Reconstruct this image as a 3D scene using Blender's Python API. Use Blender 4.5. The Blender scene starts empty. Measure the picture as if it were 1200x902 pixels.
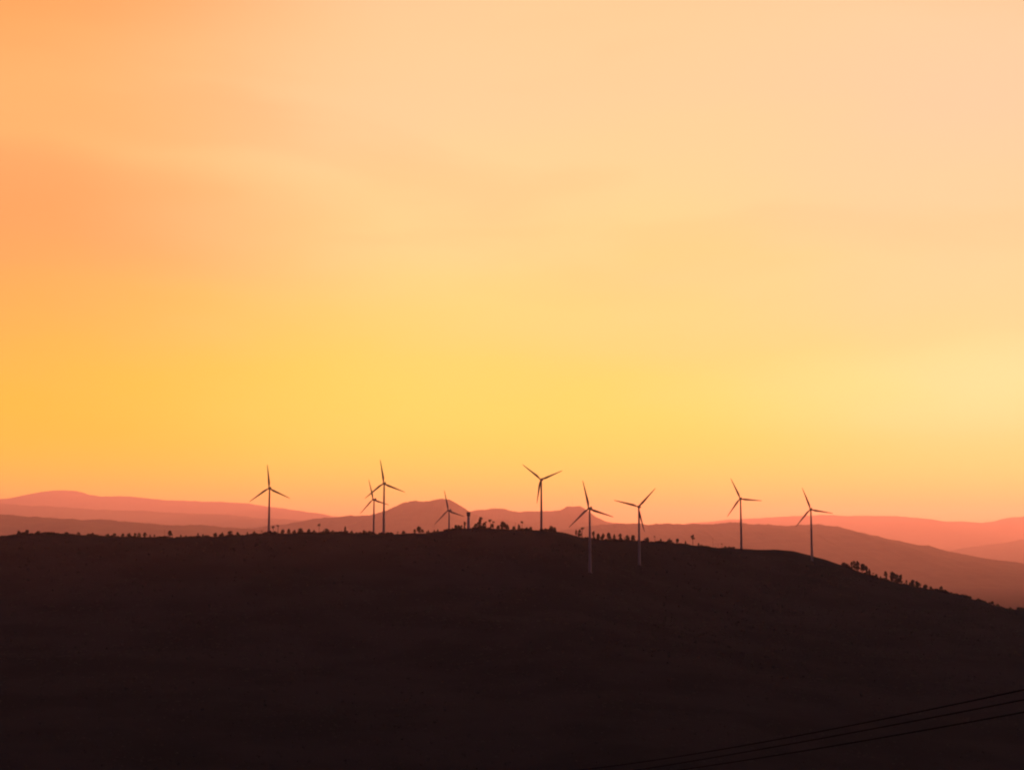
import bpy, bmesh, math, random
import numpy as np
from mathutils import Vector, Matrix, noise as mnoise

R = math.radians
random.seed(7)
rng = np.random.default_rng(11)
scene = bpy.context.scene
col = scene.collection

# ------------------------------------------------------------------ camera
CAM_Z = 200.0                    # metres above the far plain
F = 1649.0                       # focal length in pixels of the 1200 px wide photograph
PITCH = math.atan((640 - 451) / F)
cam_data = bpy.data.cameras.new('camera')
cam_data.sensor_width = 36.0
cam_data.lens = 36.0 * F / 1200.0
cam_data.clip_start = 0.5
cam_data.clip_end = 120000.0
cam = bpy.data.objects.new('camera', cam_data)
cam.location = (0, 0, CAM_Z)
cam.rotation_euler = (math.pi / 2 + PITCH, 0, 0)
col.objects.link(cam)
scene.camera = cam

# ------------------------------------------------------------------ sky and sun
SUN_AZ, SUN_EL = R(55.0), R(4.2)
GLOW_AZ = R(25.0)                # bearing of the brightest sky
SUN_DIR = Vector((math.sin(SUN_AZ) * math.cos(SUN_EL), math.cos(SUN_AZ) * math.cos(SUN_EL), math.sin(SUN_EL)))
SUN_STRENGTH = 5.0
SUN_COLOR = (1.0, 0.235, 0.080)
EXPOSURE = 2.15                   # stops; the photograph is exposed for the dusk
SKY_NISHITA = 0.01
HAZE_DENSITY = 2.7e-5
HAZE_G = 0.25
HAZE_COLOR = (0.92, 0.80, 1.0)

def lin(c):
    return tuple((v / 12.92 if v <= 0.04045 else ((v + 0.055) / 1.055) ** 2.4) for v in (x / 255.0 for x in c))

# sky colours of the sunset by elevation (degrees), for three bearings
SKY_LEFT = [(0.0, (1.0, 0.3741, 0.0085)), (2.2, (1.0, 0.6235, 0.01)), (4.5, (1.0, 0.6303, 0.01)), (8, (1.0, 0.5282, 0.0656)), (12, (1.0, 0.436, 0.1103)), (17, (1.0, 0.522, 0.1632)), (22, (1.0, 0.3802, 0.0923)), (30, (0.85, 0.327, 0.0877))]
SKY_MID = [(0.0, (1.0, 0.4378, 0.0583)), (2.2, (1.0, 0.7296, 0.0686)), (4.5, (1.0, 0.8433, 0.0964)), (8, (1.0, 0.7759, 0.1708)), (12, (1.0, 0.749, 0.2851)), (17, (1.0, 0.6908, 0.3425)), (22, (1.0, 0.6458, 0.3282)), (30, (0.85, 0.5554, 0.3118))]
SKY_RIGHT = [(0.0, (1.0, 0.4685, 0.1428)), (2.2, (1.0, 0.7808, 0.168)), (4.5, (1.0, 0.8626, 0.2864)), (6.3, (1.0, 0.8874, 0.3841)), (8, (1.0, 0.7592, 0.3415)), (12, (1.0, 0.7075, 0.3598)), (17, (1.0, 0.6588, 0.3937)), (22, (1.0, 0.654, 0.3739)), (30, (0.85, 0.5624, 0.3552))]

class NT:
    """small helper for building node trees"""
    def __init__(self, tree):
        self.t = tree
    def n(self, kind, **kw):
        nd = self.t.nodes.new(kind)
        for k, v in kw.items():
            setattr(nd, k, v)
        return nd
    def l(self, a, b):
        self.t.links.new(a, b)
    def math(self, op, a, b=None, c=None, clamp=False):
        nd = self.n('ShaderNodeMath', operation=op, use_clamp=clamp)
        for i, v in enumerate((a, b, c)):
            if v is None:
                continue
            if isinstance(v, (int, float)):
                nd.inputs[i].default_value = v
            else:
                self.l(v, nd.inputs[i])
        return nd.outputs[0]
    def mix(self, fac, a, b, blend='MIX'):
        nd = self.n('ShaderNodeMix', data_type='RGBA', blend_type=blend)
        for i, v in ((0, fac), (6, a), (7, b)):
            if isinstance(v, (int, float)):
                nd.inputs[i].default_value = v
            elif isinstance(v, tuple):
                nd.inputs[i].default_value = (*v, 1) if len(v) == 3 else v
            else:
                self.l(v, nd.inputs[i])
        return nd.outputs[2]
    def smooth(self, v, lo, hi, a=0.0, b=1.0):
        nd = self.n('ShaderNodeMapRange', interpolation_type='SMOOTHERSTEP')
        self.l(v, nd.inputs[0])
        for i, x in enumerate((lo, hi, a, b)):
            nd.inputs[i + 1].default_value = x
        return nd.outputs[0]

world = bpy.data.worlds.new('World')
scene.world = world
world.use_nodes = True
world.node_tree.nodes.clear()
W = NT(world.node_tree)
tc = W.n('ShaderNodeTexCoord').outputs['Generated']
sep = W.n('ShaderNodeSeparateXYZ'); W.l(tc, sep.inputs[0])
elev = W.math('MULTIPLY', W.math('ARCSINE', sep.outputs[2]), 180 / math.pi)
azim = W.math('MULTIPLY', W.math('ARCTAN2', sep.outputs[0], sep.outputs[1]), 180 / math.pi)
# soft uneven warp so that bands do not run dead level
mp = W.n('ShaderNodeMapping'); W.l(tc, mp.inputs[0]); mp.inputs['Scale'].default_value = (2.2, 2.2, 7.0)
wn = W.n('ShaderNodeTexNoise'); W.l(mp.outputs[0], wn.inputs[0])
wn.inputs['Scale'].default_value = 2.0; wn.inputs['Detail'].default_value = 3.0; wn.inputs['Roughness'].default_value = 0.5
warp = W.math('MULTIPLY', W.math('SUBTRACT', wn.outputs[0], 0.5), 4.0)
elevw = W.math('ADD', elev, W.math('MULTIPLY', warp, W.smooth(elev, 1.5, 9.0)))
ef = W.math('DIVIDE', elevw, 30.0, clamp=True)
def ramp(stops):
    nd = W.n('ShaderNodeValToRGB'); cr = nd.color_ramp; cr.interpolation = 'CARDINAL'
    while len(cr.elements) < len(stops):
        cr.elements.new(0.5)
    for e, (p, c) in zip(cr.elements, stops):
        e.position = p / 30.0
        e.color = (*c, 1)
    W.l(ef, nd.inputs[0])
    return nd.outputs[0]
cl, cm, cr_ = ramp(SKY_LEFT), ramp(SKY_MID), ramp(SKY_RIGHT)
azw = W.math('ADD', azim, W.math('MULTIPLY', warp, 1.5))
sky = W.mix(W.smooth(azw, -24.0, 0.0), cl, cm)
sky = W.mix(W.smooth(azw, 0.0, 24.0), sky, cr_)
# thin high cloud: faint rosy streaks, thicker away from the sun
mp2 = W.n('ShaderNodeMapping'); W.l(tc, mp2.inputs[0])
mp2.inputs['Scale'].default_value = (3.0, 3.0, 13.0); mp2.inputs['Rotation'].default_value = (0, R(6), 0)
mp2.inputs['Location'].default_value = (0.35, 0.0, 0.62)
cn = W.n('ShaderNodeTexNoise'); W.l(mp2.outputs[0], cn.inputs[0])
cn.inputs['Scale'].default_value = 1.3; cn.inputs['Detail'].default_value = 4.0; cn.inputs['Roughness'].default_value = 0.45
cn.inputs['Distortion'].default_value = 0.4
tilt = W.math('ADD', elevw, W.math('MULTIPLY', azim, 0.10))
band = W.smooth(W.math('ABSOLUTE', W.math('SUBTRACT', tilt, 11.4)), 3.4, 0.6)
band = W.math('MULTIPLY', band, W.smooth(azim, 1.0, -24.0, 0.0, 0.38))
veil = W.math('MULTIPLY', W.smooth(elevw, 18.5, 23.0), W.smooth(azim, -4.0, -22.0, 0.0, 0.4))
wisp = W.math('MULTIPLY', W.smooth(cn.outputs[0], 0.42, 0.68), W.smooth(azim, 10.0, -18.0, 0.10, 0.20))
wisp = W.math('MULTIPLY', wisp, W.smooth(elev, 7.0, 12.0))
streak = W.math('MAXIMUM', W.math('MAXIMUM', band, veil), wisp)
sky = W.mix(streak, sky, lin((255, 160, 98)))
# away from the sunset the sky is a clear dusk sky
nish = W.n('ShaderNodeTexSky', sky_type='NISHITA')
nish.sun_disc = False
nish.sun_elevation = SUN_EL
nish.sun_rotation = SUN_AZ
nish.air_density = 1.0; nish.dust_density = 2.0
dusk = W.n('ShaderNodeVectorMath', operation='SCALE'); W.l(nish.outputs[0], dusk.inputs[0]); dusk.inputs['Scale'].default_value = SKY_NISHITA
dot = W.n('ShaderNodeVectorMath', operation='DOT_PRODUCT'); W.l(tc, dot.inputs[0]); dot.inputs[1].default_value = (math.sin(GLOW_AZ), math.cos(GLOW_AZ), 0.07)
front = W.smooth(dot.outputs['Value'], 0.34, 0.65)
front = W.math('MULTIPLY', front, W.smooth(elev, 47.0, 23.0))       # and the overhead sky is already dim
dusk = W.mix(0.6, dusk.outputs[0], (0.10, 0.082, 0.20))       # mauve of the sky opposite a sunset
sky = W.mix(front, dusk, sky)
bg = W.n('ShaderNodeBackground'); W.l(sky, bg.inputs[0]); bg.inputs[1].default_value = 2.0 ** -EXPOSURE
wo = W.n('ShaderNodeOutputWorld'); W.l(bg.outputs[0], wo.inputs[0])

sun_data = bpy.data.lights.new('sun', 'SUN')
sun_data.energy = SUN_STRENGTH
sun_data.angle = R(0.6)
sun_data.color = SUN_COLOR
sun = bpy.data.objects.new('sun', sun_data)
sun.rotation_euler = SUN_DIR.to_track_quat('Z', 'Y').to_euler()
sun.location = SUN_DIR * 500 + Vector((0, 0, CAM_Z))
col.objects.link(sun)

scene.view_settings.view_transform = 'Standard'
scene.view_settings.look = 'None'
scene.view_settings.exposure = EXPOSURE
scene.view_settings.gamma = 1.0
scene.view_settings.use_curve_mapping = False
scene.render.engine = 'CYCLES'
cy = scene.cycles
cy.max_bounces = 4; cy.diffuse_bounces = 2; cy.glossy_bounces = 1; cy.transparent_max_bounces = 4
cy.volume_bounces = 0
cy.pixel_filter_type = 'BLACKMAN_HARRIS'; cy.filter_width = 2.1      # the lens is a little soft
cy.use_denoising = True
cy.use_adaptive_sampling = False

# ------------------------------------------------------------------ helpers
def ray(px, py):
    """direction of a photograph pixel, scaled so that its northward (y) part is 1"""
    xr, yu = (px - 600) / F, (451 - py) / F
    y = math.cos(PITCH) - yu * math.sin(PITCH)
    z = math.sin(PITCH) + yu * math.cos(PITCH)
    return xr / y, z / y

def at(px, py, dist):
    a, b = ray(px, py)
    return Vector((a * dist, dist, CAM_Z + b * dist))

def tag(o, label=None, cat=None, group=None, kind=None):
    if label: o['label'] = label
    if cat: o['category'] = cat
    if group: o['group'] = group
    if kind: o['kind'] = kind
    return o

def mesh_obj(name, verts, faces, mat, parent=None, smooth=False):
    me = bpy.data.meshes.new(name)
    me.from_pydata(verts, [], faces)
    me.update()
    if smooth:
        me.shade_smooth()
    if mat: me.materials.append(mat)
    o = bpy.data.objects.new(name, me)
    col.objects.link(o)
    if parent: o.parent = parent
    return o

def empty(name, loc, rz=0.0):
    o = bpy.data.objects.new(name, None)
    o.location = loc; o.rotation_euler = (0, 0, rz)
    o.empty_display_size = 1.0
    col.objects.link(o)
    return o

def copy_tree(src, parent=None):
    c = src.copy(); col.objects.link(c); c.parent = parent
    for ch in src.children:
        copy_tree(ch, c)
    return c

class MB:
    """collects shapes into one mesh"""
    def __init__(self):
        self.v, self.f = [], []
    def tube(self, pts, radii, n=8, cap=True):
        base = len(self.v)
        pts = [Vector(p) for p in pts]
        for i, p in enumerate(pts):
            d = (pts[min(i + 1, len(pts) - 1)] - pts[max(i - 1, 0)]).normalized()
            ref = Vector((0, 1, 0)) if abs(d.y) < 0.9 else Vector((1, 0, 0))
            a = d.cross(ref).normalized(); b = d.cross(a)
            for k in range(n):
                t = 2 * math.pi * k / n
                self.v.append(p + (a * math.cos(t) + b * math.sin(t)) * radii[i])
        for i in range(len(pts) - 1):
            for k in range(n):
                k2 = (k + 1) % n
                self.f.append((base + i * n + k, base + i * n + k2, base + (i + 1) * n + k2, base + (i + 1) * n + k))
        if cap:
            self.f.append(tuple(base + k for k in range(n))[::-1])
            self.f.append(tuple(base + (len(pts) - 1) * n + k for k in range(n)))
        return self
    def box(self, c, s, rot=None):
        base = len(self.v)
        c = Vector(c)
        for sx in (-1, 1):
            for sy in (-1, 1):
                for sz in (-1, 1):
                    p = Vector((sx * s[0] / 2, sy * s[1] / 2, sz * s[2] / 2))
                    if rot: p = rot @ p
                    self.v.append(c + p)
        for q in ((0, 1, 3, 2), (4, 6, 7, 5), (0, 4, 5, 1), (2, 3, 7, 6), (0, 2, 6, 4), (1, 5, 7, 3)):
            self.f.append(tuple(base + i for i in q))
        return self
    def rings(self, rings, cap=True):
        base = len(self.v); n = len(rings[0])
        for r in rings:
            self.v.extend(Vector(p) for p in r)
        for i in range(len(rings) - 1):
            for k in range(n):
                k2 = (k + 1) % n
                self.f.append((base + i * n + k, base + i * n + k2, base + (i + 1) * n + k2, base + (i + 1) * n + k))
        if cap:
            self.f.append(tuple(base + k for k in range(n))[::-1])
            self.f.append(tuple(base + (len(rings) - 1) * n + k for k in range(n)))
        return self
    def leaf(self, c, size, r):
        """one ragged leaf clump: a bent quad of random orientation"""
        u = Vector((r.gauss(0, 1), r.gauss(0, 1), r.gauss(0, 1))).normalized()
        w = u.cross(Vector((r.gauss(0, 1), r.gauss(0, 1), r.gauss(0, 1)))).normalized()
        c = Vector(c); base = len(self.v)
        self.v += [c - u * size, c + w * size * r.uniform(.45, .8), c + u * size * r.uniform(.7, 1.1), c - w * size * r.uniform(.45, .8)]
        self.f.append((base, base + 1, base + 2, base + 3))
        return self
    def build(self, name, mat, parent=None, smooth=False):
        return mesh_obj(name, self.v, self.f, mat, parent, smooth)

# ------------------------------------------------------------------ materials
def material(name, base, rough=0.8, noise_scale=None, vary=0.35, second=None, bump=0.0, spec=0.3):
    m = bpy.data.materials.new(name); m.use_nodes = True
    t = NT(m.node_tree); b = m.node_tree.nodes['Principled BSDF']
    b.inputs['Roughness'].default_value = rough
    b.inputs['Specular IOR Level'].default_value = spec
    if noise_scale:
        g = t.n('ShaderNodeNewGeometry')
        nz = t.n('ShaderNodeTexNoise'); t.l(g.outputs['Position'], nz.inputs[0])
        nz.inputs['Scale'].default_value = noise_scale; nz.inputs['Detail'].default_value = 5.0
        f = t.smooth(nz.outputs[0], 0.35, 0.65)
        lo = tuple(c * (1 - vary) for c in base)
        hi = second or tuple(min(1, c * (1 + vary)) for c in base)
        t.l(t.mix(f, lo, hi), b.inputs['Base Color'])
        if bump:
            bp = t.n('ShaderNodeBump'); bp.inputs['Strength'].default_value = bump
            t.l(nz.outputs[0], bp.inputs['Height']); t.l(bp.outputs[0], b.inputs['Normal'])
    else:
        b.inputs['Base Color'].default_value = (*base, 1)
    return m

M_GROUND = material('hillside_grass', (0.024, 0.024, 0.021), 0.95, 0.010, 0.25, (0.028, 0.026, 0.023), spec=0.0)
M_HILL = material('far_forest', (0.030, 0.034, 0.020), 0.95, 0.004, 0.3, spec=0.0)
M_SCRUB = material('scrub_leaves', (0.030, 0.031, 0.024), 0.9, 0.05, 0.4, spec=0.1)
M_LEAF = material('tree_leaves', (0.032, 0.042, 0.018), 0.85, 0.3, 0.4, spec=0.2)
M_PALM = material('palm_fronds', (0.036, 0.045, 0.018), 0.8, 0.3, 0.3, spec=0.2)
M_BARK = material('bark', (0.055, 0.042, 0.030), 0.9, 1.5, 0.35, spec=0.1)
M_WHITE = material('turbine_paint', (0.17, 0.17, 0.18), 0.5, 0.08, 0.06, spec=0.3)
M_CONCRETE = material('concrete', (0.36, 0.34, 0.31), 0.9, 0.6, 0.2, spec=0.1)
M_STEEL = material('dark_steel', (0.10, 0.10, 0.10), 0.6, 1.0, 0.3, spec=0.3)
M_RED = material('red_steel', (0.30, 0.05, 0.04), 0.6, 1.0, 0.2)
M_CABLE = material('cable_rubber', (0.006, 0.006, 0.006), 1.0, 6.0, 0.3, spec=0.0)
M_WOOD = material('pole_wood', (0.10, 0.075, 0.055), 0.9, 3.0, 0.35, spec=0.1)
M_CERAMIC = material('ceramic', (0.22, 0.12, 0.08), 0.3, 3.0, 0.2)

# ------------------------------------------------------------------ terrain
# skyline of the near ridge: photo x, photo y, distance of the crest
CREST = [(-900, 636, 2250), (-500, 630, 2200), (-200, 629, 2160), (0, 628.5, 2150), (30, 625.5, 2150), (70, 626, 2150), (110, 628, 2160), (200, 630, 2170),
         (250, 629, 2180), (285, 627, 2190), (315, 626, 2200), (350, 624.5, 2210), (420, 625, 2230), (450, 626.5, 2240), (480, 626, 2250),
         (505, 624.5, 2255), (526, 621.5, 2260), (550, 618.5, 2260), (580, 619, 2255), (615, 620.5, 2240), (640, 620.5, 2235), (660, 622.5, 2240),
         (690, 628.5, 2265), (720, 631.5, 2300), (750, 633.5, 2350), (780, 636, 2390), (810, 639, 2425), (840, 642.5, 2480), (867, 644, 2520),
         (890, 645, 2540), (910, 644, 2550), (930, 645.5, 2555), (950, 650.5, 2555), (970, 656, 2550), (1000, 667, 2530), (1020, 676, 2510),
         (1050, 683, 2490), (1080, 689, 2470), (1100, 693, 2450), (1130, 700, 2430), (1160, 708, 2410), (1180, 714.5, 2400), (1200, 715, 2390),
         (1300, 728, 2380), (1500, 755, 2350), (1900, 790, 2350)]
cp = [at(*c) for c in CREST]
CX = np.array([p.x for p in cp]); CYv = np.array([p.y for p in cp]); CZ = np.array([p.z for p in cp])
CX = np.concatenate(([-9000, -5500], CX, [6000, 9000]))
CYv = np.concatenate(([2600, 2400], CYv, [2500, 2700]))
CZ = np.concatenate(([10, 120], CZ, [20, 5]))
FT = np.array([0, 60, 150, 280, 450, 700, 1000, 1400, 1900, 2600, 4000]); FD = np.array([0, 6, 24, 58, 88, 114, 138, 163, 174, 178, 180.0])
BT = np.array([0, 80, 200, 450, 800, 1300, 2000, 3000, 4500]); BD = np.array([0, .009, .036, .133, .257, .40, .56, .77, 1.0])
PLAIN = -110.0

def vnoise(x, y, s, seed=0.0):
    """cheap smooth value noise built of sines, no repeats over the scene"""
    x = np.asarray(x) / s + seed; y = np.asarray(y) / s - seed * 1.7
    return (np.sin(x * 1.3 + 1.9 * np.sin(y * 0.71 + seed)) + np.sin(y * 1.7 + 1.3 * np.sin(x * 0.83)) +
            np.sin((x + y) * 0.93 + 1.1 * np.sin((x - y) * 0.57 + 2.0))) / 3.0

def smax(a, b, k):
    h = np.clip(0.5 + 0.5 * (a - b) / k, 0, 1)
    return b * (1 - h) + a * h + k * h * (1 - h)

BUMPS = []
def height(x, y):
    x = np.asarray(x, float); y = np.asarray(y, float)
    yc = np.interp(x, CX, CYv); zc = np.interp(x, CX, CZ)
    t = yc - y
    sc = np.clip((zc - 12) / 200.0, 0.05, 1.1)
    front = zc - np.interp(t, FT, FD) * sc
    back = zc - np.interp(-t, BT, BD) * (zc - PLAIN)
    ridge = np.where(t >= 0, front, back)
    far = np.clip(np.abs(t) / 200.0, 0, 1)
    ridge = ridge + far * (vnoise(x, y, 170, 1.0) * 5 + vnoise(x, y, 60, 4.0) * 2.0 + vnoise(x, y, 900, 8.0) * 6) * sc
    # the camera's own hillside
    r = np.maximum(y, 0)
    back_r = np.maximum(-y - 150, 0)
    own = CAM_Z - 1.75 - 0.2 * r - 0.00003 * r * r - 0.00004 * back_r ** 2 - 0.000006 * np.maximum(np.abs(x) - 300, 0) ** 2
    own = own + np.clip(np.hypot(x, y) / 60 - .3, 0, 1) * (vnoise(x, y, 40, 3.0) * 0.7)
    z = smax(ridge, own, 40.0) - 0.0
    z = np.where(y > 1500, ridge, np.where(y < 300, np.maximum(own, np.minimum(ridge, own)), z))
    plain = PLAIN + vnoise(x, y, 1500, 5.0) * 6
    z = smax(z, plain, 12.0)
    for bx, by, dz, rad in BUMPS:
        z = z + dz * np.exp(-((x - bx) ** 2 + (y - by) ** 2) / (2 * rad * rad))
    return z

# ------------------------------------------------------------------ where the turbines stand
BLADE, TOWER = 40.0, 89.0
# hub x, hub y, blade length in photo px, turn of the first blade from upright (clockwise), turn of the head
TURBINES = [
    (315.9, 571.9, 28.0, -5.0, 14, 'slender wind turbine standing alone, leftmost on the ridge'),
    (438.3, 585.1, 24.0, -14.0, 34, 'smaller wind turbine on the left of the close pair, blades overlapping its neighbour'),
    (450.2, 566.3, 28.3, -8.5, 16, 'taller wind turbine on the right of the close pair'),
    (526.3, 597.9, 24.2, -12.0, 32, 'low half-hidden wind turbine just left of the water tower'),
    (634.3, 561.8, 28.4, -51.0, 14, 'wind turbine with two raised blades and one hanging, highest hub right of centre'),
    (691.0, 595.5, 33.2, -12.0, 22, 'nearest and largest wind turbine, tower foot low on the dark slope'),
    (748.6, 593.6, 30.2, 45.0, 16, 'wind turbine with a hanging blade, foot on the dark slope, seventh from left'),
    (867.8, 584.1, 26.1, -24.0, 12, 'wind turbine on the bare smooth crest, second from the right'),
    (950.2, 596.6, 26.8, -19.5, 12, 'rightmost wind turbine, at the edge where the ridge drops away'),
]
SPOTS = []
for hx, hy, bl, a0, yaw, lab in TURBINES:
    d = BLADE * F / bl
    hub = at(hx, hy, d)
    base = Vector((hub.x, hub.y, hub.z - TOWER))
    SPOTS.append((base, a0, yaw, lab))
for base, *_ in SPOTS:
    dz = base.z - float(height(base.x, base.y))
    BUMPS.append((base.x, base.y, dz, 62.0))

# one ground sheet, fine near the ridge and coarse towards the horizon
def axis(parts):
    out = []
    for a, b, n in parts:
        out += list(np.linspace(a, b, n, endpoint=False))
    return np.array(out + [parts[-1][1]])
gx = axis([(-66000, -9000, 24), (-9000, -2400, 50), (-2400, -1100, 60), (-1100, 1300, 300), (1300, 2600, 60), (2600, 9000, 50), (9000, 66000, 24)])
gy = axis([(-9000, -900, 20), (-900, 0, 30), (0, 240, 30), (240, 1000, 60), (1000, 1800, 70), (1800, 2900, 150), (2900, 5000, 60), (5000, 9000, 40), (9000, 64000, 40)])
GX, GY = np.meshgrid(gx, gy)
GZ = height(GX, GY)
nx, ny = len(gx), len(gy)
verts = np.stack([GX.ravel(), GY.ravel(), GZ.ravel()], 1)
idx = np.arange(nx * ny).reshape(ny, nx)
quads = np.stack([idx[:-1, :-1], idx[:-1, 1:], idx[1:, 1:], idx[1:, :-1]], -1).reshape(-1, 4)
def grid_obj(name, verts, quads, mat):
    me = bpy.data.meshes.new(name)
    me.vertices.add(len(verts)); me.vertices.foreach_set('co', verts.astype(np.float32).ravel())
    me.loops.add(quads.size); me.loops.foreach_set('vertex_index', quads.astype(np.int32).ravel())
    me.polygons.add(len(quads)); me.polygons.foreach_set('loop_start', np.arange(0, quads.size, quads.shape[1], dtype=np.int32))
    me.update(calc_edges=True); me.validate()
    me.materials.append(mat)
    o = bpy.data.objects.new(name, me); col.objects.link(o)
    return o
ground = grid_obj('terrain', verts, quads, M_GROUND)
ground.data.shade_smooth()
tag(ground, 'dark hillside and ridge under the wind turbines with the plain beyond', None, None, 'structure')

# ------------------------------------------------------------------ far hills
FAR = 2.6          # the ranges behind are mountains tens of kilometres off
HILLS = [
    ('mid hill with a rounded summit behind the left centre turbines', 7600, 1900, 0.8,
     [(285, 622), (310, 617), (345, 613), (360, 609), (372, 607), (385, 606), (420, 605), (432, 604), (442, 601), (455, 597), (468, 590.5), (480, 587.5), (500, 587),
      (515, 584.5), (527, 585.5), (540, 591), (548, 597), (556, 602), (580, 608), (620, 614), (680, 620), (760, 630)]),
    ('hazy ridge with a mast on its flat summit behind the central turbines', 9200, 2100, 0.7,
     [(420, 612), (500, 604), (540, 600), (560, 598), (580, 596.5), (592, 597.5), (602, 600), (620, 599.5), (640, 598.5), (655, 597.5), (660, 595.5), (665, 593.5),
      (680, 594), (688, 598), (698, 605), (710, 611), (740, 615), (800, 622), (880, 634)]),
    ('long wooded ridge sloping down to the right behind the last turbines', 6600, 1900, 0.9,
     [(640, 626), (690, 616), (712, 613), (727, 612), (742, 614), (757, 615), (780, 614.5), (800, 613.5), (840, 612.5), (860, 612), (880, 613.5), (895, 614.5),
      (920, 616), (945, 615), (958, 614), (970, 616), (990, 621), (1010, 625), (1030, 631), (1045, 636), (1070, 641), (1090, 645), (1110, 649), (1130, 656),
      (1200, 674), (1300, 695), (1400, 720)]),
    ('pale orange far ridge on the right horizon', 15500, 2600, 0.4,
     [(700, 622), (800, 614), (880, 607), (930, 604.5), (960, 603.5), (1010, 604), (1050, 604.5), (1065, 606), (1085, 610), (1100, 610.5), (1130, 611), (1150, 613), (1165, 611),
      (1180, 607), (1200, 605), (1240, 600), (1300, 603), (1400, 608), (1600, 616), (1900, 625)]),
    ('low hazy spur rising to the right edge below the pale ridge', 10500, 2200, 0.5,
     [(1040, 660), (1080, 652), (1110, 647), (1140, 641), (1170, 637), (1200, 632), (1250, 627), (1320, 622), (1420, 626), (1600, 640)]),
    ('pale orange far range with a broad peak on the left horizon', 15000, 2600, 0.4,
     [(-500, 610), (-300, 600), (-120, 590), (0, 585), (20, 583), (45, 578), (58, 575), (75, 574), (90, 575.5), (105, 580), (120, 581.5), (150, 581), (165, 583), (190, 585.5),
      (240, 587), (290, 590), (350, 598), (400, 606), (470, 612), (560, 620)]),
    ('hazy orange spur below the broad peak on the left', 11200, 2300, 0.5,
     [(-600, 606), (-350, 592), (-200, 587), (0, 590), (60, 594), (130, 597.5), (190, 600), (260, 603), (330, 608), (420, 615), (520, 624)]),
    ('dark red hill falling from the left edge of the view', 5600, 1800, 0.7,
     [(-600, 604), (-350, 596), (-200, 595), (-80, 598), (0, 602), (60, 606.5), (130, 610), (180, 613), (250, 617), (330, 622), (420, 632)]),
]
def hill_height_fn(dist, half, rough, prof):
    px = np.array([p[0] for p in prof], float)
    pts = [at(p[0], p[1], dist) for p in prof]
    xs = np.array([p.x for p in pts]); zs = np.array([p.z for p in pts])
    span = xs[-1] - xs[0]
    x_all = np.concatenate(([xs[0] - span * .25 - 600], xs, [xs[-1] + span * .25 + 600]))
    z_all = np.concatenate(([PLAIN], zs, [PLAIN]))
    def crest(x):
        return np.interp(x, x_all, z_all)
    return x_all, crest
HILL_FN = []
for k, (lab, dist, half, rough, prof) in enumerate(HILLS):
    dist, half = dist * FAR, half * FAR
    x_all, crest = hill_height_fn(dist, half, rough, prof)
    HILL_FN.append((dist, crest))
    step = dist / F * 1.0
    xs = np.arange(x_all[0], x_all[-1], step)
    u = np.concatenate((np.linspace(-1, -0.15, 16, endpoint=False), np.linspace(-.15, .15, 9), np.linspace(.15, 1, 12)[1:]))
    X, U = np.meshgrid(xs, u)
    px_m = dist / F
    zc = crest(X)
    # trees along the crest line and folds down the flank
    bumpy = (vnoise(X, U * half, px_m * 21, 7.0 + k) * 0.8 + vnoise(X, U * half, px_m * 8, 2.0 + k) * 0.55 + vnoise(X, U * half, px_m * 3.1, 5.0 + k) * 0.35 + np.abs(vnoise(X, U * half, px_m * 1.3, 9.0 + k)) * 0.45) * px_m * rough * 2.0
    s = 1 - np.abs(U)
    prof_s = s ** 1.35 * (1 + 0.18 * np.sin(math.pi * s))
    folds = vnoise(X, U * half * .35, px_m * 46, 3.3 + k) * 0.10 + vnoise(X, U * half * .5, px_m * 17, 6.1 + k) * 0.05
    prof_s = np.clip(prof_s * (1 + folds * np.clip(np.abs(U) * 5, 0, 1)), 0, 1)
    Z = -150 + (zc + 150) * prof_s + bumpy * np.clip(s * 1.5, 0, 1)
    Y = dist + np.where(U < 0, U * min(2.4 * half, .45 * dist), U * half)      # long spurs run out towards the camera
    v = np.stack([X.ravel(), Y.ravel(), Z.ravel()], 1)
    a, b = len(xs), len(u)
    ii = np.arange(a * b).reshape(b, a)
    q = np.stack([ii[:-1, :-1], ii[:-1, 1:], ii[1:, 1:], ii[1:, :-1]], -1).reshape(-1, 4)
    o = grid_obj('hill', v, q, M_HILL)
    o.data.shade_smooth()
    tag(o, lab, None, None, 'structure')

# unseen mountain added right of view, shaped to shade the near valley and ridge
mn = Vector((math.sin(SUN_AZ), math.cos(SUN_AZ))); mp_ = Vector((mn.y, -mn.x))
pp = np.linspace(-3100, 3600, 180); su = np.linspace(-1, 1, 41)
PPg, SU = np.meshgrid(pp, su)
tops = np.interp(PPg, [-3100, -2900, -2720, -2480, -2300, -1800, -1450, -1050, -300, 300, 1000, 2000, 3600], [-150, -60, 240, 680, 750, 780, 780, 606, 632, 642, 610, 400, -150])
sw = 1 - np.abs(SU)
fold = 1 + np.clip(np.abs(SU) * 4, 0, 1) * (.10 * vnoise(PPg, SU * 900, 260, 2.0) + .05 * vnoise(PPg, SU * 1500, 90, 4.0))
MZ = -150 + (tops + 150 + 14 * vnoise(PPg, SU * 1500, 120, 7.0)) * np.clip(sw ** 1.3 * (1 + .18 * np.sin(math.pi * sw)) * fold, 0, 1.05)
sd = 6000 + SU * 1500
mv = np.stack([(mn.x * sd + mp_.x * PPg).ravel(), (mn.y * sd + mp_.y * PPg).ravel(), MZ.ravel()], 1)
ii = np.arange(mv.shape[0]).reshape(len(su), len(pp))
mq = np.stack([ii[:-1, :-1], ii[1:, :-1], ii[1:, 1:], ii[:-1, 1:]], -1).reshape(-1, 4)
shade_mtn = grid_obj('hill', mv, mq, M_HILL); shade_mtn.data.shade_smooth()
tag(shade_mtn, 'unseen mountain added beyond the right edge of the view to cast shade', None, None, 'structure')

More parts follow.
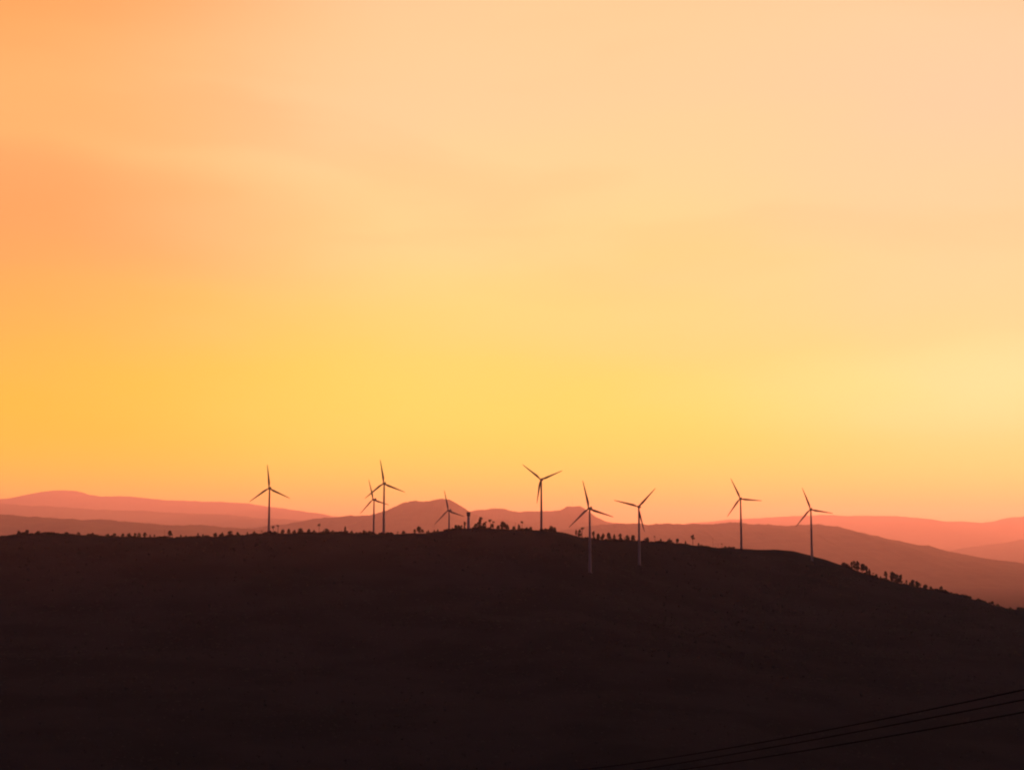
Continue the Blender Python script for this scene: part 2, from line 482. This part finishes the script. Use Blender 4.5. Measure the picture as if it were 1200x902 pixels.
# ------------------------------------------------------------------ wind turbines
def make_turbine():
    root = empty('wind_turbine', (0, 0, 0))
    m = MB()
    zs = [-3, 0, 22, 22.05, 50, 50.05, TOWER - 1.6]
    rs = [2.25, 2.2, 1.95, 1.95, 1.62, 1.62, 1.22]
    m.tube([(0, 0, z) for z in zs], rs, 24)
    tower = m.build('tower', M_WHITE, root, True)
    for z, r in ((22, 1.95), (50, 1.62)):
        MB().tube([(0, 0, z - .12), (0, 0, z + .12)], [r + .05, r + .05], 24).build('flange', M_WHITE, tower)
    MB().box((0, -2.2, 1.6), (0.95, .12, 2.2)).build('door', M_STEEL, tower)
    MB().tube([(0, 0, -3), (0, 0, .25)], [3.4, 3.2], 20).build('foundation', M_STEEL, root)
    # nacelle: rounded, longer behind the tower; the rotor looks along -Y
    secs = [(-2.6, 1.25, 1.35), (-2.0, 1.6, 1.65), (0, 1.75, 1.9), (4.5, 1.75, 1.9), (6.6, 1.6, 1.65), (7.2, 1.2, 1.2)]
    rings = []
    for y, hw, hh in secs:
        ring = []
        for k in range(16):
            t = 2 * math.pi * k / 16
            cx, cz = math.cos(t), math.sin(t)
            p = 0.45
            ring.append((hw * math.copysign(abs(cx) ** p, cx), y, hh * math.copysign(abs(cz) ** p, cz)))
        rings.append(ring)
    nac = MB().rings(rings)
    nac.v = [v + Vector((0, 0, TOWER)) for v in nac.v]
    nacelle = nac.build('nacelle', M_WHITE, root, False)
    MB().box((0, 5.2, TOWER + 2.4), (1.6, 1.5, 1.1)).build('cooler', M_STEEL, nacelle)
    mst = MB().tube([(0.7, 6.3, TOWER + 1.5), (0.7, 6.3, TOWER + 3.6)], [.07, .05], 6)
    mst.build('wind_vane', M_STEEL, nacelle)
    # hub with spinner nose
    sp = [(-2.7, 1.55), (-3.6, 1.65), (-4.6, 1.5), (-5.4, 1.05), (-5.9, .45), (-6.0, .05)]
    hub = MB().rings([[(r * math.cos(2 * math.pi * k / 16), y, TOWER + r * math.sin(2 * math.pi * k / 16)) for k in range(16)] for y, r in sp])
    hub.build('hub', M_WHITE, root, True)
    # blade: round root, widest at a quarter of its length, tapering and twisting to the tip
    stations = [(1.0, 1.9, 1.9, 14), (2.6, 1.9, 1.7, 14), (5.0, 2.6, 1.25, 13), (8.5, 3.5, .85, 11), (12, 3.3, .65, 9), (18, 2.7, .45, 6), (25, 2.05, .32, 3.5),
                (32, 1.5, .22, 1.5), (37, 1.05, .14, .5), (39.3, .65, .09, 0), (40.0, .15, .04, 0)]
    rings = []
    for s, chord, thick, tw in stations:
        rt = Matrix.Rotation(R(tw), 3, 'Z')
        ring = []
        for k in range(12):
            t = 2 * math.pi * k / 12
            x = math.cos(t) * chord / 2
            if s > 3: x = x + chord * 0.18          # trailing edge hangs back of the pitch axis
            y = math.sin(t) * thick / 2 * (1.0 if s < 4 else (0.55 + 0.45 * math.cos(t) * -1 + 0.0) + .3)
            p = rt @ Vector((x, y, 0))
            ring.append((p.x, p.y - 3.9 - s * s * 0.0009, s))
        rings.append(ring)
    bm = MB().rings(rings)
    me = bpy.data.meshes.new('blade'); me.from_pydata(bm.v, [], bm.f); me.update(); me.shade_smooth(); me.materials.append(M_WHITE)
    for k in range(3):
        o = bpy.data.objects.new('blade', me); col.objects.link(o); o.parent = root
        o.location = (0, 0, TOWER); o.rotation_euler = (0, R(120 * k), 0)
    return root
proto = make_turbine()
for i, (base, a0, yaw, lab) in enumerate(SPOTS):
    o = proto if i == 0 else copy_tree(proto)
    # the whole head is turned to the wind, so the head's yaw turns the thing about its round tower
    view = math.atan2(base.x, base.y)
    o.location = base
    o.rotation_euler = (0, 0, -view - R(yaw))
    blades = [c for c in o.children if c.name.split('.')[0] == 'blade']
    for k, b in enumerate(blades):
        b.rotation_euler = (0, R(a0 + 120 * k), 0)
    tag(o, lab, 'wind turbine', 'wind turbines along the ridge')

# ------------------------------------------------------------------ trees
def lobes_crown(r, h, w, base, n_lobes, leaves, leaf, flat=1.0):
    m = MB()
    L = []
    for _ in range(n_lobes):
        z = base + (h - base) * r.uniform(.18, .9)
        k = math.sin(math.pi * min(.95, max(.12, (z - base) / (h - base) * .85 + .1)))
        a = r.uniform(0, 6.28); d = w * .5 * k * r.uniform(.2, .8)
        L.append((Vector((d * math.cos(a), d * math.sin(a), z)), w * r.uniform(.16, .27)))
    for _ in range(leaves):
        c, rad = r.choice(L)
        d = Vector((r.gauss(0, 1), r.gauss(0, 1), r.gauss(0, .75 * flat))).normalized() * rad * r.uniform(.45, 1.1)
        m.leaf(c + d, leaf * r.uniform(.6, 1.25), r)
    return m, L
def make_broadleaf(seed, h, w, base, lobes=9, leaves=260, leaf=.62, name='broadleaf_tree', flat=1.0):
    r = random.Random(seed)
    root = empty(name, (0, 0, 0))
    crown, L = lobes_crown(r, h, w, base, lobes, leaves, leaf, flat)
    t = MB()
    lean = r.uniform(-.4, .4)
    fork = Vector((lean, r.uniform(-.3, .3), base + (h - base) * .25))
    t.tube([(0, 0, -1.2), (lean * .3, 0, base * .5), fork], [h * .045, h * .036, h * .028], 7)
    for c, rad in L[:6]:
        t.tube([fork, (fork + c) / 2 + Vector((0, 0, -.2)), c], [h * .016, h * .011, h * .005], 5)
    t.build('trunk', M_BARK, root)
    crown.build('crown', M_LEAF, root)
    return root
def make_palm(seed, h, fl, nf=15):
    r = random.Random(seed)
    root = empty('palm_tree', (0, 0, 0))
    bend = r.uniform(-.9, .9)
    top = Vector((bend, r.uniform(-.4, .4), h - fl * .35))
    MB().tube([(0, 0, -1), (bend * .15, 0, h * .35), (bend * .5, 0, h * .65), top], [.42, .34, .3, .26], 7).build('trunk', M_BARK, root)
    m = MB()
    for k in range(nf):
        a = 2 * math.pi * k / nf + r.uniform(-.2, .2)
        up = r.uniform(-.2, .95)
        d = Vector((math.cos(a), math.sin(a), 0)); L = fl * r.uniform(.8, 1.1)
        side = Vector((-d.y, d.x, 0))
        prev = None
        for s in range(6):
            q = s / 5
            p = top + d * L * q * (1 - .12 * q) + Vector((0, 0, L * (up * q - (.55 + .5 * up) * q * q)))
            wid = .55 * math.sin(math.pi * min(1, .12 + .85 * q)) + .06
            cur = (p + side * wid + Vector((0, 0, -wid * .6)), p, p - side * wid + Vector((0, 0, -wid * .6)))
            if prev:
                b = len(m.v); m.v += [*prev, *cur]
                m.f += [(b, b + 1, b + 4, b + 3), (b + 1, b + 2, b + 5, b + 4)]
            prev = cur
    m.build('crown', M_PALM, root)
    return root

PROTO = {
    'round': [make_broadleaf(s, 8.0, w, .5, 15, 460, .72) for s, w in ((1, 8.0), (2, 9.0), (3, 7.0))],
    'low': [make_broadleaf(s, 5.0, w, .1, 13, 380, .66, 'bushy_tree') for s, w in ((11, 7.5), (12, 9.0), (13, 6.5))],
    'slim': [make_broadleaf(s, 9.0, w, .6, 16, 400, .6, 'slender_tree') for s, w in ((21, 4.0), (22, 3.4), (23, 4.8))],
    'umbrella': [make_broadleaf(s, 11.0, w, 6.6, 11, 380, .66, 'umbrella_tree', .5) for s, w in ((31, 7.0), (32, 6.0))],
    'palm': [make_palm(41, 11.0, 3.6, 16), make_palm(42, 11.0, 3.2, 13), make_palm(43, 11.0, 4.2, 18)],
}
NATIVE = {'round': 8.0, 'low': 5.0, 'slim': 9.0, 'umbrella': 11.0, 'palm': 11.0}
LOOK = {'round': 'rounded leafy tree', 'low': 'low bushy tree', 'slim': 'slender upright tree', 'umbrella': 'flat-topped bare-trunked tree', 'palm': 'thin-trunked palm'}
used = set()
CPX = np.array([c[0] for c in CREST], float); CDist = np.array([c[2] for c in CREST], float)

# trees one can pick out on the skyline: photo x, photo y of the top, kind, size across (1 = usual)
TREES = [
    (22, 622.5, 'low', 1.0), (31, 621.5, 'low', 1.3), (44, 622.5, 'low', 1.3), (60, 624, 'low', 1.1), (78, 624.0, 'low', 1.2), (92, 623.6, 'round', .9), (104, 625.5, 'low', .9),
    (126, 626.0, 'low', 1.0), (134, 625.2, 'round', .8), (144, 625.0, 'round', .8), (151, 625.3, 'low', .9), (158, 624.8, 'round', .7), (163, 624.6, 'round', .7), (170, 624.4, 'round', .7), (176, 626, 'slim', .9), (181, 626, 'slim', .9),
    (199.5, 621.5, 'round', .9), (212, 626.3, 'slim', 1.0), (232, 624.5, 'slim', .8), (252, 625.0, 'low', .9), (260, 624.8, 'low', .9), (270, 622.3, 'round', 1.2), (279, 624.0, 'low', 1.0), (290, 623.0, 'slim', .7),
    (298, 623.2, 'low', .8), (307, 621.8, 'palm', .7), (320.5, 615.5, 'palm', .7), (326, 614.5, 'palm', .85), (331, 621.0, 'low', .8), (338.5, 619.5, 'round', .8), (345, 621.5, 'low', .8), (352, 619.8, 'low', 1.1), (361.5, 620.3, 'low', .8),
    (368, 621.8, 'low', .8), (374, 612.8, 'palm', .65), (383, 620.2, 'low', 1.1), (390, 622.0, 'low', .8), (404.5, 616.2, 'slim', .9), (412, 622.5, 'low', .7), (427, 622.0, 'low', 1.1), (434, 622.8, 'low', .8),
    (466, 622.5, 'palm', .6), (473, 622.5, 'low', .9), (486, 619.8, 'slim', 1.1), (491, 617.5, 'round', .9), (495, 620.0, 'round', .7), (502, 621.0, 'slim', .8), (509, 620.4, 'slim', .7), (513, 619.8, 'slim', .7),
    (534, 615.0, 'round', .7), (538, 616.0, 'low', .8), (544.5, 610.8, 'slim', .9), (541, 615.0, 'slim', .6),
    (558, 614.0, 'round', 1.0), (563, 605.5, 'umbrella', .9), (562, 611.0, 'round', 1.0), (567, 612.5, 'round', .9), (569.5, 610.5, 'palm', .7), (574.8, 607.8, 'palm', .8), (578.5, 610.3, 'palm', .7), (577, 613.5, 'round', .9), (584, 616.0, 'low', .9),
    (589.5, 611.8, 'round', 1.1), (594, 615.0, 'low', 1.0), (602, 617.0, 'low', .8), (608, 614.0, 'slim', 1.0), (611.8, 609.8, 'palm', .55), (617, 618.5, 'low', .8),
    (622, 618.0, 'low', .9), (646, 617.0, 'low', .9), (650, 618.5, 'low', .8), (675, 620.2, 'slim', .8), (679, 620.5, 'round', .7), (682, 611.0, 'palm', 1.25), (695.5, 622.0, 'slim', 1.0), (701, 626.0, 'low', .8), (706, 626.0, 'low', .8),
    (713.5, 624.0, 'round', .85), (720, 625.5, 'slim', 1.0), (727, 625.5, 'round', .8), (735, 628.0, 'low', .9), (742, 627.8, 'low', 1.0), (758, 630.5, 'low', 1.1), (767.3, 627.5, 'palm', .75), (774, 632.0, 'low', .8),
    (784, 632.0, 'low', 1.0), (786.5, 632.8, 'round', .7), (793.5, 631.0, 'round', .75), (803.5, 633.5, 'slim', .8), (811.8, 626.5, 'umbrella', .85), (818.5, 636.0, 'slim', .8), (822, 638.5, 'low', .7), (846, 636.3, 'palm', .55), (850, 640.3, 'low', .7), (854.5, 641.0, 'low', .6),
    (991, 660.5, 'low', .8), (998, 657.5, 'slim', .9), (1001, 653.8, 'slim', 1.2), (1004.5, 657.5, 'round', .8), (1010.5, 658.5, 'round', .9), (1015, 662.0, 'slim', 1.0), (1018.5, 666.0, 'slim', .9), (1023, 670.5, 'palm', .8), (1027, 672.5, 'round', .7),
    (1032, 674.5, 'slim', .8), (1037.8, 667.5, 'slim', 1.1), (1046, 670.8, 'round', 1.0), (1051, 674.5, 'low', .9), (1055.5, 672.0, 'slim', 1.1), (1062, 679.0, 'slim', .9), (1069, 680.5, 'low', 1.1), (1075, 682.0, 'low', 1.1),
    (1084, 685.3, 'low', 1.2), (1091, 686.8, 'round', .8), (1103, 687.0, 'round', .75), (1109, 692.5, 'low', .8), (1119, 695.5, 'low', 1.2), (1128, 696.5, 'low', 1.1), (1137, 698.8, 'low', 1.0), (1146, 701.5, 'round', .7), (1154, 704.5, 'low', .9),
    (1163, 704.3, 'round', .9), (1169, 708.0, 'low', .9), (1184, 712.0, 'low', 1.1), (1194, 711.8, 'low', 1.2),
]
ANCH = [(0, 'the left photo edge'), (315.9, 'first'), (438.3, 'second'), (450.2, 'third'), (526.3, 'fourth'), (634.3, 'fifth'), (691, 'sixth'), (748.6, 'seventh'), (867.8, 'eighth'), (950.2, 'ninth')]
ORD = ['first', 'second', 'third', 'fourth', 'fifth', 'sixth', 'seventh', 'eighth', 'ninth', 'tenth', 'eleventh', 'twelfth', 'thirteenth', 'fourteenth', 'fifteenth', 'sixteenth', 'seventeenth', 'eighteenth', 'nineteenth', 'twentieth']
TREES.sort(key=lambda t: t[0])
counts = {}
for px, ytop, kind, wide in TREES:
    d = float(np.interp(px, CPX, CDist)) + random.uniform(-14, 2)
    top = at(px, ytop, d)
    g = float(height(top.x, top.y))
    h = min(18.0, max(3.2, top.z - g + .4))
    vi = random.randrange(len(PROTO[kind])); src = PROTO[kind][vi]
    if (kind, vi) in used:
        o = copy_tree(src)
    else:
        o = src; used.add((kind, vi))
    s = h / NATIVE[kind]
    sw = max(.75, min(1.6, wide * (s ** .45)))
    o.location = (top.x, top.y, g)
    o.rotation_euler = (0, 0, random.uniform(0, 6.28))
    o.scale = (sw, sw, s)
    ai = max(i for i, a in enumerate(ANCH) if a[0] <= px)
    key = (ai, kind); counts[key] = counts.get(key, 0) + 1
    n = ORD[counts[key] - 1]
    where = 'in from the left photo edge' if ai == 0 else 'right of the %s turbine from left' % ANCH[ai][1]
    tag(o, '%s on the ridge crest, %s such %s' % (LOOK[kind], n, where), 'palm' if kind == 'palm' else 'tree', 'palms on the ridge crest' if kind == 'palm' else 'trees on the ridge crest')
for kind, lst in PROTO.items():
    for vi, o in enumerate(lst):
        if (kind, vi) not in used:
            for c in list(o.children): bpy.data.objects.remove(c)
            bpy.data.objects.remove(o)

# ------------------------------------------------------------------ scrub over the slope (nobody could count it)
def scrub(n, name, label, pick, mat):
    V, Q = [], []
    r = np.random.default_rng(5)
    P = pick(r, n)
    x, y, rad = P
    z = height(x, y)
    k = 12
    c = np.stack([x, y, z], 1)[:, None, :]
    d = r.normal(size=(len(x), k, 3)); d /= np.linalg.norm(d, axis=2, keepdims=True)
    d[..., 2] = np.abs(d[..., 2])
    rr = rad[:, None, None] * r.uniform(.5, 1.0, (len(x), k, 1))
    ctr = c + d * rr * np.array([1, 1, .8])
    u = r.normal(size=ctr.shape); u /= np.linalg.norm(u, axis=2, keepdims=True)
    w = np.cross(u, r.normal(size=ctr.shape)); w /= np.linalg.norm(w, axis=2, keepdims=True)
    sz = rad[:, None, None] * r.uniform(.25, .5, (len(x), k, 1))
    v = np.stack([ctr - u * sz, ctr + w * sz * .7, ctr + u * sz, ctr - w * sz * .7], 2).reshape(-1, 3)
    q = np.arange(len(v)).reshape(-1, 4)
    o = grid_obj(name, v, q, mat)
    tag(o, label, None, None, 'stuff')
    return o
def pick_slope(r, n):
    y = 820 + (2450 - 820) * r.random(n) ** .75
    x = y * r.uniform(-.46, .46, n)
    yc = np.interp(x, CX, CYv)
    t = yc - y
    dens = .5 + .5 * vnoise(x, y, 55, 2.2) + .35 * vnoise(x, y, 200, 6.0)
    keep = (r.random(n) < dens) & (t > 12)
    x, y, t = x[keep], y[keep], t[keep]
    rad = r.uniform(.8, 2.4, len(x)) * np.clip(t / 60, .4, 1.2) * np.clip(y / 2000, .5, 1)
    return x, y, rad
scrub(36000, 'hillside_scrub', 'dark scrub and thickets covering the near hillside', pick_slope, M_SCRUB)
def pick_crest(r, n):
    px = r.uniform(-80, 1290, n)
    dd = np.interp(px, CPX, CDist) + r.uniform(-10, 2, n)
    x = (px - 600) / F * dd
    bare = ((px > 858) & (px < 985))
    clump = .5 * vnoise(px, px * 0, 5.5, 1.0) + .45 * vnoise(px, px * 0, 17, 4.0) + .3 * vnoise(px, px * 0, 60, 7.0) + r.normal(0, .18, n)
    rad = (1.2 + 5.2 * np.clip(clump + .16, 0, .8)) * r.uniform(.5, 1.1, n)
    rad = rad * np.where(bare, .12, 1.0) * np.where(px > 985, 1.55, 1.0) + np.where(bare, .2, 0)
    return x, dd, rad
scrub(5000, 'crest_undergrowth', 'ragged low undergrowth along the ridge crest', pick_crest, M_SCRUB)

# ------------------------------------------------------------------ water tower, masts, poles
wt = at(549.0, 618.5, 2256)
wz = float(height(wt.x, wt.y))
H = at(549.0, 600.2, 2256).z - wz
tower = empty('water_tower', (wt.x, wt.y, wz))
tag(tower, 'pale concrete water tower with a darker wider tank on top', 'water tower')
MB().tube([(0, 0, -1), (0, 0, .4), (0, 0, H * .77)], [2.5, 2.3, 2.05], 20).build('shaft', M_CONCRETE, tower, True)
MB().tube([(0, 0, H * .76), (0, 0, H * .80), (0, 0, H * .96), (0, 0, H), (0, 0, H + .5)], [2.05, 3.0, 3.1, 2.9, .5], 20).build('tank', M_STEEL, tower)
lad = MB()
for sx in (-.3, .3):
    lad.tube([(sx, -2.45, 0), (sx, -2.3, H * .77)], [.05, .05], 5)
for k in range(int(H * .77 / .6)):
    lad.tube([(-.3, -2.44 + .15 * k * .6 / (H * .77), k * .6 + .3), (.3, -2.44 + .15 * k * .6 / (H * .77), k * .6 + .3)], [.03, .03], 4)
lad.build('ladder', M_STEEL, tower)
rail = MB()
for k in range(14):
    a = 2 * math.pi * k / 14
    rail.tube([(2.8 * math.cos(a), 2.8 * math.sin(a), H * .98), (2.8 * math.cos(a), 2.8 * math.sin(a), H + 1.1)], [.05, .05], 4)
rail.tube([(2.8 * math.cos(2 * math.pi * k / 20), 2.8 * math.sin(2 * math.pi * k / 20), H + 1.1) for k in range(21)], [.06] * 21, 4, False)
rail.build('railing', M_STEEL, tower)

def lattice_mast(px, ytop, hill, lab, w0=5.0, w1=1.6):
    dist, crest = HILL_FN[hill]
    p = at(px, ytop, dist)
    g = float(crest(p.x)) - 1.0
    Hm = p.z - g
    root = empty('radio_mast', (p.x, dist, g))
    frame = MB()
    n = max(4, int(Hm / 6))
    def corner(k, q):
        w = (w0 + (w1 - w0) * q) / 2
        return Vector((w * (-1, 1, 1, -1)[k], w * (-1, -1, 1, 1)[k], Hm * .88 * q))
    for k in range(4):
        frame.tube([corner(k, -.05), corner(k, 1)], [.35, .25], 5)
        for s in range(n):
            k2 = (k + 1) % 4
            frame.tube([corner(k, s / n), corner(k2, (s + 1) / n)], [.16, .16], 4)
            frame.tube([corner(k, (s + 1) / n), corner(k2, (s + 1) / n)], [.14, .14], 4)
    frame.build('lattice_frame', M_STEEL, root)
    MB().tube([(0, 0, Hm * .86), (0, 0, Hm)], [.45, .2], 6).build('antenna', M_STEEL, root)
    for q in (.62, .8):
        MB().tube([(w1 * .8, -1.2, Hm * q), (w1 * .8, -2.2, Hm * q)], [1.6, 1.7], 12).build('dish', M_STEEL, root)
    tag(root, lab, 'mast')
lattice_mast(670.7, 577.5, 1, 'tall faint radio mast on the flat summit of the hazy ridge')
lattice_mast(657.6, 592.0, 1, 'short faint radio mast left of the taller one on the hazy ridge', 2.5, 1.2)

def utility_pole(loc, h, lab, group, arm=1.8, rz=0.0, r0=.16):
    root = empty('utility_pole', loc, rz)
    MB().tube([(0, 0, -1.2), (0, 0, h)], [r0, r0 * .68], 10).build('post', M_WOOD, root)
    ca = MB().box((0, -.12 - r0 * .5, h - .5), (arm, .11, .13)).build('crossarm', M_WOOD, root)
    for sx in (-.85, 0, .85):
        MB().tube([(sx * arm / 2, -.12 - r0 * .5, h - .44), (sx * arm / 2, -.12 - r0 * .5, h - .2)], [.045, .06], 8).build('insulator', M_CERAMIC, ca)
    tag(root, lab, 'pole', group)
    return root
for px, ytop, lab in ((193.0, 620.5, 'thin wooden pole left of the dense dark tree on the left crest'),
                      (835.3, 630.0, 'thin pole on the crest midway between flat-topped tree and eighth turbine'),
                      (841.5, 636.5, 'short thin pole left of the small palm before the eighth turbine'),
                      (604.0, 612.5, 'thin pole just left of a thin palm right of the round tree')):
    d = float(np.interp(px, CPX, CDist)) - 4
    p = at(px, ytop, d); g = float(height(p.x, p.y))
    utility_pole((p.x, p.y, g), max(6, p.z - g), lab, 'poles on the ridge crest', 1.8, random.uniform(-.5, .5), .22)

# ------------------------------------------------------------------ power lines across the lower right corner
LINES = [[(1200, 808), (1005, 848.5), (853, 876), (697, 899.6)],
         [(1200, 820), (1048, 848.8), (897, 876), (758, 900)],
         [(1200, 834), (1048, 861.5), (897, 886.2), (823, 897.8)]]
# plan of the line on the ground: runs away from the camera to the left
P0, P1 = Vector((22.9, 63.0)), Vector((16.4, 91.0))
def plan_at(px):
    a = (px - 600) / F / math.cos(PITCH) * 1.0
    a = ray(px, 860)[0]
    dd = P1 - P0
    s = (a * P0.y - P0.x) / (dd.x - a * dd.y)
    return s
S_NEAR, S_FAR = -1.45, 3.45
labels = ['topmost of three black power lines crossing the lower right corner', 'middle of three black power lines crossing the lower right corner', 'lowest of three black power lines crossing the lower right corner']
ends = []
for pts, lab in zip(LINES, labels):
    ss, zz = [], []
    for px, py in pts:
        s = plan_at(px); y = P0.y + (P1.y - P0.y) * s
        ss.append(s); zz.append(CAM_Z + ray(px, py)[1] * y)
    c2 = np.polyfit(ss, zz, 2)
    c2[0] = min(max(c2[0], .12), .45)
    rest = np.array(zz) - c2[0] * np.array(ss) ** 2
    c1 = np.polyfit(ss, rest, 1)
    path = []
    for s in np.linspace(S_NEAR, S_FAR, 40):
        q = P0 + (P1 - P0) * float(s)
        path.append(Vector((q.x, q.y, c2[0] * s * s + c1[0] * s + c1[1])))
    w = MB().tube(path, [.03] * len(path), 6).build('power_line', M_CABLE, None, True)
    tag(w, lab, 'power line', 'power lines in the lower right corner')
    ends.append((path[0], path[-1]))
for e, lab in ((0, 'near wooden utility pole carrying the three power lines'), (1, 'far wooden utility pole below the view carrying the three power lines')):
    q = ends[0][e]
    g = float(height(q.x, q.y))
    top = max(p[e].z for p in ends) + .5
    root = empty('utility_pole', (q.x, q.y, g))
    side = (P1 - P0).normalized(); off = Vector((side.y, -side.x, 0)) * .17
    MB().tube([(off.x, off.y, -1.5), (off.x, off.y, top - g)], [.17, .12], 12).build('post', M_WOOD, root)
    for p in ends:
        MB().tube([(off.x, off.y, p[e].z - g), (0, 0, p[e].z - g)], [.05, .045], 8).build('insulator', M_CERAMIC, root)
    tag(root, lab, 'pole', 'poles of the power lines')

# ------------------------------------------------------------------ haze: the evening air itself
top_z = 1800.0
low_z = -170.0
hb = MB().box((0, 27000, (top_z + low_z) / 2), (134000, 76000, top_z - low_z))
M_HAZE = bpy.data.materials.new('evening_haze'); M_HAZE.use_nodes = True
M_HAZE.node_tree.nodes.clear()
Hn = NT(M_HAZE.node_tree)
pv = Hn.n('ShaderNodeVolumePrincipled')
pv.inputs['Color'].default_value = (*HAZE_COLOR, 1)
pv.inputs['Density'].default_value = HAZE_DENSITY
pv.inputs['Anisotropy'].default_value = HAZE_G
ho = Hn.n('ShaderNodeOutputMaterial'); Hn.l(pv.outputs[0], ho.inputs['Volume'])
haze = hb.build('haze', M_HAZE)
tag(haze, 'warm evening haze hanging over the hills and plain', None, None, 'stuff')
